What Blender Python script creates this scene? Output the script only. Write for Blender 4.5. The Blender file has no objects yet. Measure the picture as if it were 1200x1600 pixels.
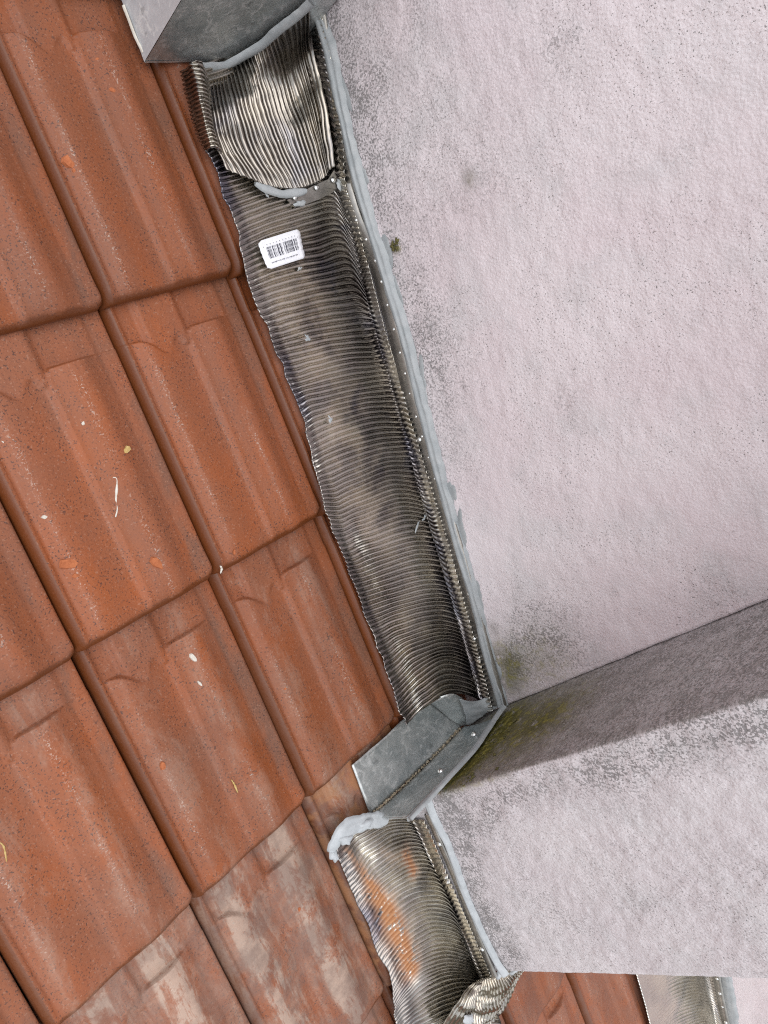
import bpy, math, random
import numpy as np
from mathutils import Matrix, Vector

# ------------------------------------------------------------------ camera, world, sun, exposure
PITCH = 0.4558643860327315            # roof pitch
MW = Matrix.Rotation(PITCH, 4, 'X')   # roof frame (u across, v up the slope, n off the tiles) -> world
F = 1186.79                           # focal length in pixels of a 1200 x 1600 picture
RC = np.array([[0.6461509318325775, -0.3122109373474954, 0.6964289654318594],
               [-0.39977870793025483, -0.9157550823555428, -0.039618352131418316],
               [0.650127647448951, -0.2528180368181657, -0.7165312849289283]])
CC = np.array([-0.5103011073249577, -0.49187837192611006, 0.9351201603957213])
scene = bpy.context.scene
COL = scene.collection
cam = bpy.data.cameras.new('camera')
cam.sensor_fit = 'VERTICAL'
cam.sensor_height = 32.0
cam.lens = F / 1600.0 * 32.0
cam.clip_start = 0.02
cam.clip_end = 900.0
camo = bpy.data.objects.new('camera', cam)
COL.objects.link(camo)
rl = Matrix(((RC[0][0], -RC[1][0], -RC[2][0], CC[0]), (RC[0][1], -RC[1][1], -RC[2][1], CC[1]),
             (RC[0][2], -RC[1][2], -RC[2][2], CC[2]), (0, 0, 0, 1)))
camo.matrix_world = MW @ rl
scene.camera = camo

SUN_EL, SUN_AZ = math.radians(66), math.radians(238)
world = bpy.data.worlds.new('World')
scene.world = world
world.use_nodes = True
wn, wl = world.node_tree.nodes, world.node_tree.links
wn.clear()
sky = wn.new('ShaderNodeTexSky')
sky.sky_type = 'NISHITA'
sky.sun_disc = False
sky.sun_elevation = SUN_EL
sky.sun_rotation = SUN_AZ
sky.air_density = 1.0
sky.dust_density = 1.0
hs = wn.new('ShaderNodeHueSaturation')
hs.inputs['Saturation'].default_value = 0.28      # thin white overcast
bg = wn.new('ShaderNodeBackground')
bg.inputs['Strength'].default_value = 0.15
wo = wn.new('ShaderNodeOutputWorld')
wl.new(sky.outputs[0], hs.inputs['Color'])
wl.new(hs.outputs[0], bg.inputs['Color'])
wl.new(bg.outputs[0], wo.inputs['Surface'])

sun = bpy.data.lights.new('sun', 'SUN')
sun.energy = 1.25
sun.angle = math.radians(70)
sun.color = (1.0, 0.965, 0.92)
suno = bpy.data.objects.new('sun', sun)
COL.objects.link(suno)
sd = Vector((math.sin(SUN_AZ) * math.cos(SUN_EL), math.cos(SUN_AZ) * math.cos(SUN_EL), math.sin(SUN_EL)))
suno.location = sd * 20
suno.rotation_euler = sd.to_track_quat('Z', 'Y').to_euler()

scene.view_settings.view_transform = 'Standard'
scene.view_settings.look = 'None'
scene.view_settings.exposure = 0.60
scene.view_settings.gamma = 1.0
scene.view_settings.use_curve_mapping = False
scene.render.engine = 'CYCLES'
scene.cycles.use_denoising = False
scene.cycles.use_adaptive_sampling = False
scene.cycles.filter_width = 1.15
scene.cycles.sample_clamp_indirect = 4.0

rng = np.random.default_rng(7)
random.seed(7)
W, L = 0.215, 0.38732
UP = np.array([0.0, math.sin(PITCH), math.cos(PITCH)])

# ------------------------------------------------------------------ survey helpers: photo point -> place in the roof frame
def ray(x, y):
    return RC.T @ np.array([(x - 600) / F, (y - 800) / F, 1.0])
def at(x, y, n=0.0):
    d = ray(x, y)
    return CC + (n - CC[2]) / d[2] * d
def on(x, y, pl):
    d = ray(x, y)
    return CC + ((pl[0] - CC) @ pl[1]) / (d @ pl[1]) * d
def wall_plane(P, Q):
    nm = np.cross(Q - P, UP)
    nm /= np.linalg.norm(nm)
    if nm[0] > 0: nm = -nm            # towards the roof
    return (np.array(P), nm)

# ------------------------------------------------------------------ numpy value noise
def _hash(ix, iy, s):
    h = (ix.astype(np.int64) * 374761393 + iy.astype(np.int64) * 668265263 + s * 1442695041) & 0xffffffff
    h = ((h ^ (h >> 13)) * 1274126177) & 0xffffffff
    return ((h ^ (h >> 16)) & 0xffffff) / float(0xffffff)
def vnoise(x, y, s=0):
    x, y = np.asarray(x, float), np.asarray(y, float)
    ix, iy = np.floor(x), np.floor(y)
    fx, fy = x - ix, y - iy
    fx, fy = fx * fx * (3 - 2 * fx), fy * fy * (3 - 2 * fy)
    a, b = _hash(ix, iy, s), _hash(ix + 1, iy, s)
    c, d = _hash(ix, iy + 1, s), _hash(ix + 1, iy + 1, s)
    return (a + (b - a) * fx) * (1 - fy) + (c + (d - c) * fx) * fy
def fbm(x, y, s=0, o=3):
    r, a, t = 0, 1.0, 0
    for k in range(o):
        r = r + a * vnoise(np.asarray(x) * 2 ** k, np.asarray(y) * 2 ** k, s + k); t += a; a *= .5
    return r / t
def sstep(a, b, x):
    t = np.clip((np.asarray(x, float) - a) / (b - a), 0, 1)
    return t * t * (3 - 2 * t)

# ------------------------------------------------------------------ materials
def nodes_of(m):
    m.use_nodes = True
    nt = m.node_tree
    return nt, nt.nodes, nt.links
class NB:
    """small node builder"""
    def __init__(s, name):
        s.m = bpy.data.materials.new(name)
        s.nt, s.n, s.l = nodes_of(s.m)
        s.b = s.n['Principled BSDF']
        s.tc = s.n.new('ShaderNodeTexCoord')
    def add(s, t, **kw):
        o = s.n.new(t)
        for k, v in kw.items(): setattr(o, k, v)
        return o
    def put(s, sock, v):
        if hasattr(v, 'is_linked') or hasattr(v, 'links'): s.l.new(v, sock)
        else: sock.default_value = v
    def obj(s): return s.tc.outputs['Object']
    def mapped(s, vec, scale=(1, 1, 1), loc=(0, 0, 0), rot=(0, 0, 0)):
        m = s.add('ShaderNodeMapping')
        m.inputs['Scale'].default_value = scale
        m.inputs['Rotation'].default_value = rot
        s.put(m.inputs['Location'], loc)
        s.l.new(vec, m.inputs['Vector'])
        return m.outputs[0]
    def noise(s, vec, scale, detail=3, rough=.55, dist=0):
        o = s.add('ShaderNodeTexNoise')
        o.inputs['Scale'].default_value = scale
        o.inputs['Detail'].default_value = detail
        o.inputs['Roughness'].default_value = rough
        o.inputs['Distortion'].default_value = dist
        s.l.new(vec, o.inputs['Vector'])
        return o.outputs['Fac']
    def voro(s, vec, scale, feat='F1', rnd=1):
        o = s.add('ShaderNodeTexVoronoi', feature=feat)
        o.inputs['Scale'].default_value = scale
        o.inputs['Randomness'].default_value = rnd
        s.l.new(vec, o.inputs['Vector'])
        return o.outputs['Distance']
    def ramp(s, f, lo, hi, a=0.0, b=1.0):
        o = s.add('ShaderNodeMapRange', interpolation_type='SMOOTHSTEP')
        s.put(o.inputs['Value'], f)
        for k, v in zip(('From Min', 'From Max', 'To Min', 'To Max'), (lo, hi, a, b)): o.inputs[k].default_value = v
        return o.outputs[0]
    def math(s, op, a, b=0.0):
        o = s.add('ShaderNodeMath', operation=op)
        s.put(o.inputs[0], a); s.put(o.inputs[1], b)
        return o.outputs[0]
    def mix(s, f, a, b):
        o = s.add('ShaderNodeMix', data_type='RGBA')
        s.put(o.inputs[0], f)
        s.put(o.inputs[6], a if not isinstance(a, tuple) else (*a, 1))
        s.put(o.inputs[7], b if not isinstance(b, tuple) else (*b, 1))
        return o.outputs[2]
    def attr(s, name):
        o = s.add('ShaderNodeAttribute', attribute_name=name)
        sp = s.add('ShaderNodeSeparateColor')
        s.l.new(o.outputs['Color'], sp.inputs[0])
        return sp.outputs
    def bump(s, h, strength, dist, normal=None):
        o = s.add('ShaderNodeBump')
        o.inputs['Strength'].default_value = strength
        o.inputs['Distance'].default_value = dist
        s.l.new(h, o.inputs['Height'])
        if normal is not None: s.l.new(normal, o.inputs['Normal'])
        return o.outputs[0]
    def out(s, col=None, rough=None, metal=None, normal=None, spec=None):
        if col is not None: s.put(s.b.inputs['Base Color'], col if not isinstance(col, tuple) else (*col, 1))
        if rough is not None: s.put(s.b.inputs['Roughness'], rough)
        if metal is not None: s.put(s.b.inputs['Metallic'], metal)
        if spec is not None: s.put(s.b.inputs['Specular IOR Level'], spec)
        if normal is not None: s.l.new(normal, s.b.inputs['Normal'])
        return s.m

def mat_tile():
    k = NB('terracotta')
    oi = k.add('ShaderNodeObjectInfo')
    vm = k.add('ShaderNodeVectorMath', operation='MULTIPLY_ADD')
    cmb = k.add('ShaderNodeCombineXYZ')
    for i in range(3): k.l.new(oi.outputs['Random'], cmb.inputs[i])
    k.l.new(cmb.outputs[0], vm.inputs[0]); vm.inputs[1].default_value = (37, 53, 11)
    k.l.new(k.obj(), vm.inputs[2])
    P = vm.outputs[0]
    r, g, b = k.attr('zones')[:3]                    # r grit line, g pan, b clean orange sides
    oc = k.add('ShaderNodeSeparateColor'); k.l.new(oi.outputs['Color'], oc.inputs[0])
    PS = k.mapped(P, (1, .35, 1))
    xyz = k.add('ShaderNodeSeparateXYZ'); k.l.new(k.obj(), xyz.inputs[0])
    f = k.math('DIVIDE', xyz.outputs[0], W)
    big = k.noise(PS, 16, 3)
    col = k.mix(k.ramp(big, .36, .66), (.272, .080, .031), (.308, .080, .021))
    bloom = k.math('MULTIPLY', k.ramp(k.noise(PS, 24, 4, .6), .36, .66), k.math('ADD', k.math('MULTIPLY', g, .62), .18))
    col = k.mix(bloom, col, (.135, .074, .052))
    col = k.mix(k.ramp(k.noise(P, 9, 3), .38, .7, 0, .45), col, (.205, .080, .044))
    fresh = k.ramp(b, .1, .95)
    col = k.mix(k.math('MULTIPLY', fresh, .9), col, (.120, .032, .007))
    fine = k.noise(P, 380, 2, .6)
    unf = k.ramp(b, .55, .95, 1, .15)
    col = k.mix(k.math('MULTIPLY', k.ramp(fine, .35, .7, 0, .34), unf), col, (.32, .118, .056))
    pep = k.ramp(k.noise(P, 400, 1, .5), .605, .655)
    pep = k.math('MULTIPLY', k.math('MULTIPLY', pep, k.ramp(k.noise(P, 26, 3), .32, .62, .30, 1)), unf)
    col = k.mix(k.math('MULTIPLY', pep, .72), col, (.034, .021, .020))
    pl = k.ramp(k.noise(k.mapped(P, loc=(5, 3, 1)), 300, 1, .5), .66, .70, 0, .35)
    col = k.mix(k.math('MULTIPLY', pl, unf), col, (.40, .22, .15))
    # white wear grit along the crests
    gr = k.ramp(k.noise(P, 340, 2, .7), .565, .635, 0, .55)
    gr = k.math('MULTIPLY', gr, k.math('MULTIPLY', r, k.ramp(k.noise(PS, 30, 3), .38, .60)))
    col = k.mix(gr, col, (.66, .57, .49))
    film = k.math('MULTIPLY', k.math('MULTIPLY', r, .20), k.ramp(k.noise(PS, 22, 3), .4, .7))
    col = k.mix(film, col, (.40, .29, .24))
    # mortar smeared lengthways over the crests of some tiles
    c1 = k.math('MULTIPLY', k.ramp(f, .10, .16), k.ramp(f, .42, .26))
    c2 = k.math('MULTIPLY', k.ramp(f, .55, .60), k.ramp(f, .82, .72))
    crest = k.math('ADD', k.math('MAXIMUM', c1, c2), .28)
    st1 = k.ramp(k.noise(k.mapped(P, (1, .16, 1), rot=(0, 0, .05)), 60, 5, .65, .4), .40, .56)
    st2 = k.ramp(k.noise(k.mapped(P, (1, .5, 1)), 15, 6, .7, .5), .40, .58)
    sm = k.math('MULTIPLY', k.math('MULTIPLY', oc.outputs[0], crest), k.math('MULTIPLY', st2, k.math('ADD', k.math('MULTIPLY', st1, .75), .25)))
    sm = k.math('MULTIPLY', sm, k.ramp(k.noise(P, 170, 3, .7), .28, .55, .5, 1))
    col = k.mix(k.math('MINIMUM', sm, .62), col, (.52, .43, .35))
    dirt = k.math('MULTIPLY', oc.outputs[1], k.ramp(k.noise(P, 20, 5, .65), .40, .62, .1, .75))
    col = k.mix(dirt, col, (.165, .105, .085))
    tan = k.math('MULTIPLY', oc.outputs[2], k.ramp(k.noise(P, 24, 4, .6), .42, .58))
    col = k.mix(tan, col, (.36, .17, .075))
    val = k.add('ShaderNodeHueSaturation'); k.l.new(k.ramp(oi.outputs['Random'], 0, 1, .84, 1.14), val.inputs['Value']); k.l.new(col, val.inputs['Color']); col = val.outputs[0]
    h = k.math('ADD', k.math('MULTIPLY', fine, .6), k.noise(P, 60, 3))
    nr = k.bump(h, .28, .0016)
    rough = k.math('ADD', k.math('SUBTRACT', k.ramp(fine, .3, .7, .46, .62), k.math('MULTIPLY', fresh, .16)), k.math('MULTIPLY', gr, .2))
    return k.out(col, rough, 0.0, nr, .40)

def mat_render(name, base, base2, pepper=1.0):
    k = NB(name)
    P = k.obj()
    r, g, b = k.attr('zones')[:3]                    # r grey mould, g moss, b brown lichen
    n1 = k.noise(P, 190, 4.5, .68)
    gra = k.ramp(k.voro(k.mapped(P, (1, 1, 1), rot=(.4, .3, .2)), 215), .75, .05)
    n2 = k.noise(P, 420, 2, .6)
    col = k.mix(k.ramp(k.noise(P, 5, 3), .35, .65), base, base2)
    col = k.mix(k.ramp(k.noise(P, 13, 4), .45, .75, 0, .4), col, (.62, .62, .63))
    hgt = k.math('ADD', k.math('ADD', k.math('MULTIPLY', n1, .75), k.math('MULTIPLY', gra, .20)), k.math('MULTIPLY', n2, .18))
    low = k.ramp(hgt, .60, .40)
    blot = k.ramp(k.noise(P, 8, 6, .7), .47, .70)
    amt = k.math('ADD', k.math('MULTIPLY', blot, .26), k.math('MULTIPLY', r, .85))
    dots = k.ramp(k.math('ADD', k.noise(P, 290, 2.5, .65), k.math('MULTIPLY', k.math('MULTIPLY', amt, k.ramp(k.noise(P, 30, 4, .7), .3, .65, .25, 1)), .24)), .605, .675)
    m = k.math('MULTIPLY', k.math('MAXIMUM', k.math('MULTIPLY', low, .28), dots), k.math('MINIMUM', amt, 1.0))
    col = k.mix(k.math('MINIMUM', m, .70), col, (.10, .098, .095))
    film = k.math('MULTIPLY', r, k.ramp(k.noise(P, 24, 5, .65), .3, .7, .03, .34))
    col = k.mix(film, col, (.27, .255, .25))
    spots = k.math('MULTIPLY', k.ramp(k.noise(P, 400, 1, .5), .655, .70), k.ramp(k.noise(P, 7, 4, .65), .40, .60, .10, pepper))
    col = k.mix(k.math('MULTIPLY', spots, .7), col, (.085, .080, .074))
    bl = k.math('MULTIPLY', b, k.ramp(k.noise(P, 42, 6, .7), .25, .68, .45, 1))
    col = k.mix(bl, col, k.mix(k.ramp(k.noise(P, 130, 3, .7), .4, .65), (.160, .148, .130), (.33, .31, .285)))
    ms = k.math('MULTIPLY', g, k.ramp(k.noise(P, 40, 6, .72), .30, .48))
    col = k.mix(ms, col, (.105, .096, .020))
    ms2 = k.math('MULTIPLY', g, k.ramp(k.noise(P, 70, 5, .72), .50, .62))
    col = k.mix(ms2, col, (.27, .245, .055))
    wav = k.noise(P, 22, 3, .5)
    nr = k.bump(wav, .5, .004)
    nr = k.bump(hgt, .8, .0018, nr)
    return k.out(col, .88, 0.0, nr, .22)

def mat_pleat(name, c1, c2, tarc, palec, bluec=(.13, .135, .18)):
    k = NB(name)
    P = k.obj()
    r, g, b = k.attr('zones')[:3]                    # r orange mortar stain, g tarnish and painted dark reflection, b painted sky reflection
    n = k.noise(P, 17, 4, .6)
    col = k.mix(k.ramp(n, .35, .7), c1, c2)
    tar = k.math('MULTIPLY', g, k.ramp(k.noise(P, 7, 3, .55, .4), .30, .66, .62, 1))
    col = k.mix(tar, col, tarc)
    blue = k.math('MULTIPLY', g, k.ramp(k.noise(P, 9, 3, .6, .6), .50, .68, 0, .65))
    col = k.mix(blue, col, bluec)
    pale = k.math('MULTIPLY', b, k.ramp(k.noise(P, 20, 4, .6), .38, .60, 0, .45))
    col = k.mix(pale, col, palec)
    specks = k.ramp(k.noise(P, 190, 2, .6), .70, .76, 0, .6)
    col = k.mix(specks, col, (.70, .71, .70))
    st = k.math('MULTIPLY', r, k.ramp(k.noise(P, 70, 4, .7), .36, .50))
    col = k.mix(st, col, (.44, .215, .10))
    rough = k.math('ADD', k.ramp(k.noise(P, 45, 3), .3, .7, .17, .28), k.math('MULTIPLY', st, .5))
    metal = k.math('SUBTRACT', 1.0, k.math('MULTIPLY', st, .95))
    nr = k.bump(k.noise(P, 140, 2), .12, .0012)
    return k.out(col, rough, metal, nr)

def mat_zinc(name, a, b, rough=.42, metal=.88):
    k = NB(name)
    P = k.obj()
    n = k.noise(P, 20, 5, .65, .8)
    n2 = k.noise(k.mapped(P, (1, 1, 1), rot=(.3, .5, .7)), 48, 5, .7, 1.2)
    col = k.mix(k.ramp(n, .32, .68), a, b)
    col = k.mix(k.ramp(n2, .50, .64, 0, .8), col, (.70, .71, .70))
    col = k.mix(k.ramp(k.noise(P, 33, 4, .7), .60, .72, 0, .55), col, tuple(x * .35 for x in a))
    scr = k.ramp(k.noise(k.mapped(P, (6, 260, 60), rot=(0, 0, .6)), 3, 2), .66, .72, 0, .5)
    col = k.mix(scr, col, (.6, .6, .58))
    nr = k.bump(k.noise(P, 26, 3), .25, .003)
    return k.out(col, k.ramp(n2, .3, .7, rough - .1, rough + .12), metal, nr)

def mat_plain(name, a, b, scale, rough, metal=0.0, bump=.3, bd=.002):
    k = NB(name)
    P = k.obj()
    n = k.noise(P, scale, 4, .6)
    col = k.mix(k.ramp(n, .32, .68), a, b)
    return k.out(col, rough, metal, k.bump(n, bump, bd))

M_TILE = mat_tile()
M_WALL = mat_render('pink_white_render', (.775, .695, .72), (.81, .75, .77))
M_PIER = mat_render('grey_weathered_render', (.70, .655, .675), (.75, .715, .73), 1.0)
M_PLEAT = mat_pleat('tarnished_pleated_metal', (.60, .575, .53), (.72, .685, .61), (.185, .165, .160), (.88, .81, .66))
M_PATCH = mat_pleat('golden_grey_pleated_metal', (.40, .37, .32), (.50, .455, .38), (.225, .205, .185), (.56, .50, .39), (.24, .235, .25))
M_ZINC = mat_zinc('weathered_zinc', (.36, .395, .395), (.56, .58, .57), .36, .72)
M_ZINC_BOX = mat_zinc('bright_zinc', (.50, .52, .54), (.58, .60, .62), .5, .25)
M_STRIP = mat_plain('dull_metal_strip', (.30, .285, .26), (.42, .40, .37), 40, .42, .9, .2, .001)
M_STUD = mat_plain('bright_stud_metal', (.70, .70, .68), (.85, .85, .83), 90, .25, 1.0, .1, .0005)
M_SEAL = mat_plain('grey_sealant', (.315, .34, .35), (.385, .405, .412), 50, .50, 0, .35, .0016)
M_SEALW = mat_plain('white_sealant', (.37, .395, .41), (.45, .475, .49), 60, .45, 0, .4, .002)
M_PAPER = mat_plain('sticker_paper', (.78, .79, .84), (.84, .85, .88), 120, .5, 0, .1, .0005)
M_INK = mat_plain('black_ink', (.03, .03, .05), (.06, .06, .08), 300, .6, 0, 0, .0005)
M_CHIP = mat_plain('raw_clay', (.36, .105, .038), (.45, .145, .055), 160, .85, 0, .8, .002)
M_STRAW = mat_plain('dry_straw', (.44, .29, .09), (.55, .40, .17), 120, .7)
M_PASTE = mat_plain('dried_paste', (.56, .52, .45), (.68, .65, .58), 120, .75, 0, .5, .001)
M_GRIT = mat_plain('grit', (.26, .20, .12), (.60, .52, .40), 300, .9, 0, .8, .002)
M_MOSS = mat_plain('moss', (.07, .065, .02), (.16, .14, .05), 300, .95, 0, .8, .002)
M_DECK = mat_plain('dark_underlay', (.035, .03, .028), (.05, .045, .04), 30, .9)
M_GROUND = mat_plain('ground_soil', (.09, .085, .06), (.13, .12, .085), 2, .95)

# ------------------------------------------------------------------ object helpers
def tag(o, label=None, cat=None, group=None, kind=None):
    for k, v in (('label', label), ('category', cat), ('group', group), ('kind', kind)):
        if v: o[k] = v
    return o
def link(o, parent, base):
    COL.objects.link(o)
    if parent is None:
        o.matrix_world = MW @ Matrix.Translation(Vector(base))
    else:
        o.parent = parent
    return o
def empty(name, base, label, cat, group=None):
    o = bpy.data.objects.new(name, None)
    o.empty_display_size = .05
    o['base'] = [float(x) for x in base]
    link(o, None, base)
    return tag(o, label, cat, group)
def mesh(name, V, Fs, mat, parent=None, base=None, zones=None, smooth=True):
    V = np.asarray(V, float).reshape(-1, 3)
    if base is None:
        r = parent
        while r is not None and 'base' not in r: r = r.parent
        base = r['base'][:] if r is not None else V.mean(0)
    base = np.array(base)
    me = bpy.data.meshes.new(name)
    if isinstance(Fs, np.ndarray) and Fs.ndim == 2 and Fs.shape[1] == 4:
        me.vertices.add(len(V)); me.vertices.foreach_set('co', (V - base).ravel())
        me.loops.add(Fs.size); me.loops.foreach_set('vertex_index', Fs.ravel().astype(np.int32))
        me.polygons.add(len(Fs)); me.polygons.foreach_set('loop_start', np.arange(0, Fs.size, 4, dtype=np.int32))
        me.update(calc_edges=True)
    else:
        me.from_pydata((V - base).tolist(), [], [list(map(int, f)) for f in Fs])
    me.materials.append(mat)
    if smooth: me.polygons.foreach_set('use_smooth', [True] * len(me.polygons))
    if zones is not None:
        a = me.color_attributes.new('zones', 'FLOAT_COLOR', 'POINT')
        z = np.ones((len(V), 4)); z[:, :3] = np.asarray(zones).reshape(-1, 3)
        a.data.foreach_set('color', z.ravel())
    me.update()
    o = bpy.data.objects.new(name, me)
    link(o, parent, base)
    if parent is None: o['base'] = [float(x) for x in base]
    return o
def gridf(a, b, off=0, flip=False):
    i, j = np.meshgrid(np.arange(a - 1), np.arange(b - 1), indexing='ij')
    p = (i * b + j).ravel() + off
    q = np.stack([p, p + b, p + b + 1, p + 1], 1)
    return q[:, ::-1].copy() if flip else q
def strip_base(o):
    pass

def catmull(P, m):
    """P (k, ..., 3) resampled to m rows"""
    P = np.asarray(P, float)
    k = len(P)
    E = np.concatenate([[2 * P[0] - P[1]], P, [2 * P[-1] - P[-2]]])
    t = np.linspace(0, k - 1, m)
    i = np.minimum(t.astype(int), k - 2)
    f = (t - i).reshape((-1,) + (1,) * (P.ndim - 1))
    a, b, c, d = E[i], E[i + 1], E[i + 2], E[i + 3]
    return .5 * (2 * b + (c - a) * f + (2 * a - 5 * b + 4 * c - d) * f ** 2 + (3 * b - a - 3 * c + d) * f ** 3)
def resample(P, m):
    """polyline -> m points evenly spaced"""
    Q = catmull(P, len(P) * 24)
    d = np.concatenate([[0], np.cumsum(np.linalg.norm(np.diff(Q, axis=0), axis=1))])
    s = np.linspace(0, d[-1], m)
    return np.stack([np.interp(s, d, Q[:, c]) for c in range(Q.shape[1])], 1), d[-1]

def pleated(name, rows, ribs, amp, mat, parent, per=9, nt=70, seed=0, dent=.002, wave=1.3, zones=None, thick=.0012, ampf=None, keep=(), crimp=0):
    """sheet from control rows (each a rib line of k places); ribs run along each row.
    Returns the object; geometry is a closed thin shell."""
    G = np.asarray(rows, float)                      # S,T,3
    # even out the spacing of the ribs from row to row
    d = np.linalg.norm(np.diff(G, axis=0), axis=2).mean(1)
    cum = np.concatenate([[0], np.cumsum(d)]) / d.sum()
    ns = int(ribs * per) + 1
    D = catmull(G, len(G) * 40)
    tt = np.interp(np.linspace(0, 1, ns), np.interp(np.linspace(0, len(G) - 1, len(G) * 40), np.arange(len(G)), cum), np.arange(len(D)))
    i = np.minimum(tt.astype(int), len(D) - 2); f = (tt - i)[:, None, None]
    D = D[i] * (1 - f) + D[i + 1] * f                # ns,T,3
    S = catmull(D.transpose(1, 0, 2), nt).transpose(1, 0, 2)   # ns,nt,3
    ds = np.gradient(S, axis=0); dt = np.gradient(S, axis=1)
    s = np.linspace(0, 1, ns)[:, None] * np.ones((1, nt)); t = np.linspace(0, 1, nt)[None] * np.ones((ns, 1))
    if crimp:
        wob = crimp * (vnoise(s * ribs * .45, t * 0, seed + 50) - .5 + 1.2 * (vnoise(s * ribs * .13, t * 0, seed + 51) - .5))
        S = S + (dt / (np.linalg.norm(dt, axis=2, keepdims=True) + 1e-9)) * (wob * (1 - sstep(0, .14, t)))[..., None]
        ds = np.gradient(S, axis=0); dt = np.gradient(S, axis=1)
    N = np.cross(ds, dt); N /= np.linalg.norm(N, axis=2, keepdims=True) + 1e-12
    if N[:, :, 2].mean() < 0: N = -N
    ph = s * ribs + wave * (fbm(s * ribs * .09, t * 3.5, seed + 5) - .5) + .22 * (vnoise(s * ribs * .35, t * 2.2, seed + 9) - .5)
    prof = .4 - np.abs(2 * (ph - np.floor(ph)) - 1) ** 2.4
    A = amp * (.82 + .36 * vnoise(s * ribs * .45, t * 4, seed + 20))
    A = A * (.62 + .66 * fbm(s * ribs * .09, t * 3, seed + 44, 2))
    if ampf is not None: A = A * ampf(s, t)
    disp = prof * A + dent * 2 * (fbm(s * ribs * .06, t * 4, seed + 30) - .5) + dent * .8 * (fbm(s * ribs * .25, t * 9, seed + 31) - .5)
    disp = disp + .62 * dent * 2 * (fbm(s * ribs * .17, t * 3.2, seed + 60, 2) - .5)
    V = S + N * disp[..., None]
    for pl, mn in keep:
        dd = (V - pl[0]) @ pl[1]
        V = V + pl[1] * np.maximum(mn + .0022 * prof - dd, 0)[..., None]
    B = V - N * thick
    Z = None
    if zones is not None:
        z = zones(s, t, V); Z = np.concatenate([z.reshape(-1, 3)] * 2)
    n = ns * nt
    Fq = np.concatenate([gridf(ns, nt), gridf(ns, nt, n, True)])
    e = []
    for loop in (np.arange(nt), (ns - 1) * nt + np.arange(nt)[::-1], np.arange(ns)[::-1] * nt, np.arange(ns) * nt + nt - 1):
        e.append(np.stack([loop[:-1], loop[1:], loop[1:] + n, loop[:-1] + n], 1))
    Fq = np.concatenate([Fq] + e)
    return mesh(name, np.concatenate([V.reshape(-1, 3), B.reshape(-1, 3)]), Fq, mat, parent, zones=Z)

def bead(name, path, nrm, side, w, h, mat, parent=None, m=200, seed=0, groove=.25, base=None, taper=0):
    """sealant bead: a flattened hump swept along a path on a surface with normal nrm"""
    P, ln = resample(path, m)
    nrm = np.asarray(nrm, float)
    T = np.gradient(P, axis=0); T /= np.linalg.norm(T, axis=1, keepdims=True)
    S = np.cross(T, nrm); S /= np.linalg.norm(S, axis=1, keepdims=True)
    k = 13
    V = []
    ss = np.arange(m) / m * ln
    for a in range(k):
        x = -1 + 2 * a / (k - 1)
        edge = 1 + .75 * (fbm(ss * 40, ss * 0 + (3 if x < 0 else 9), seed, 4) - .5) * abs(x)
        y = (1 - abs(x) ** 2.4) * (1 + .35 * (fbm(ss * 22 + a * .3, ss * 0 + a * .4, seed + 3) - .5)) - groove * math.exp(-((x - side * .35) / .14) ** 2)
        edge = edge * (.35 + .65 * np.minimum(1, np.minimum(ss, ln - ss) / (taper + 1e-6)) ** .5) if taper else edge
        V.append(P + S * (x * w * edge)[:, None] + nrm * (y * h - (.0015 if a in (0, k - 1) else 0))[:, None])
    V = np.array(V)                                    # k,m,3
    caps = [[a * m for a in range(k)], [a * m + m - 1 for a in range(k)][::-1]]
    Fq = [list(q) for q in gridf(k, m)] + caps
    return mesh(name, V, Fq, mat, parent, base=base)

def blob(name, ctr, nrm, rx, ry, h, mat, parent=None, seed=0, rot=0.0, base=None, rag=.5, n=22):
    """flat irregular lump lying on a surface"""
    nrm = np.asarray(nrm, float) / np.linalg.norm(nrm)
    a = np.cross(nrm, [0.0, 1.0, .1]); a /= np.linalg.norm(a); b = np.cross(nrm, a)
    ca, sa = math.cos(rot), math.sin(rot)
    a, b = a * ca + b * sa, b * ca - a * sa
    V = [np.array(ctr) + nrm * h]; Fc = []
    for ri, (rr, hh) in enumerate(((.45, .95), (.8, .7), (1.0, -.15))):
        for q in range(n):
            th = 2 * math.pi * q / n
            g = 1 + rag * (vnoise(math.cos(th) * 2.2 + 7, math.sin(th) * 2.2 + 7, seed) - .5) * 2 * rr
            V.append(np.array(ctr) + a * math.cos(th) * rx * rr * g + b * math.sin(th) * ry * rr * g + nrm * h * hh * (.8 + .4 * vnoise(q * .9, ri * 3., seed + 2)))
    for q in range(n):
        p = (q + 1) % n
        Fc.append([0, 1 + q, 1 + p])
        for r in range(2): Fc.append([1 + r * n + q, 1 + (r + 1) * n + q, 1 + (r + 1) * n + p, 1 + r * n + p])
    return mesh(name, V, Fc, mat, parent, base=base)

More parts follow.
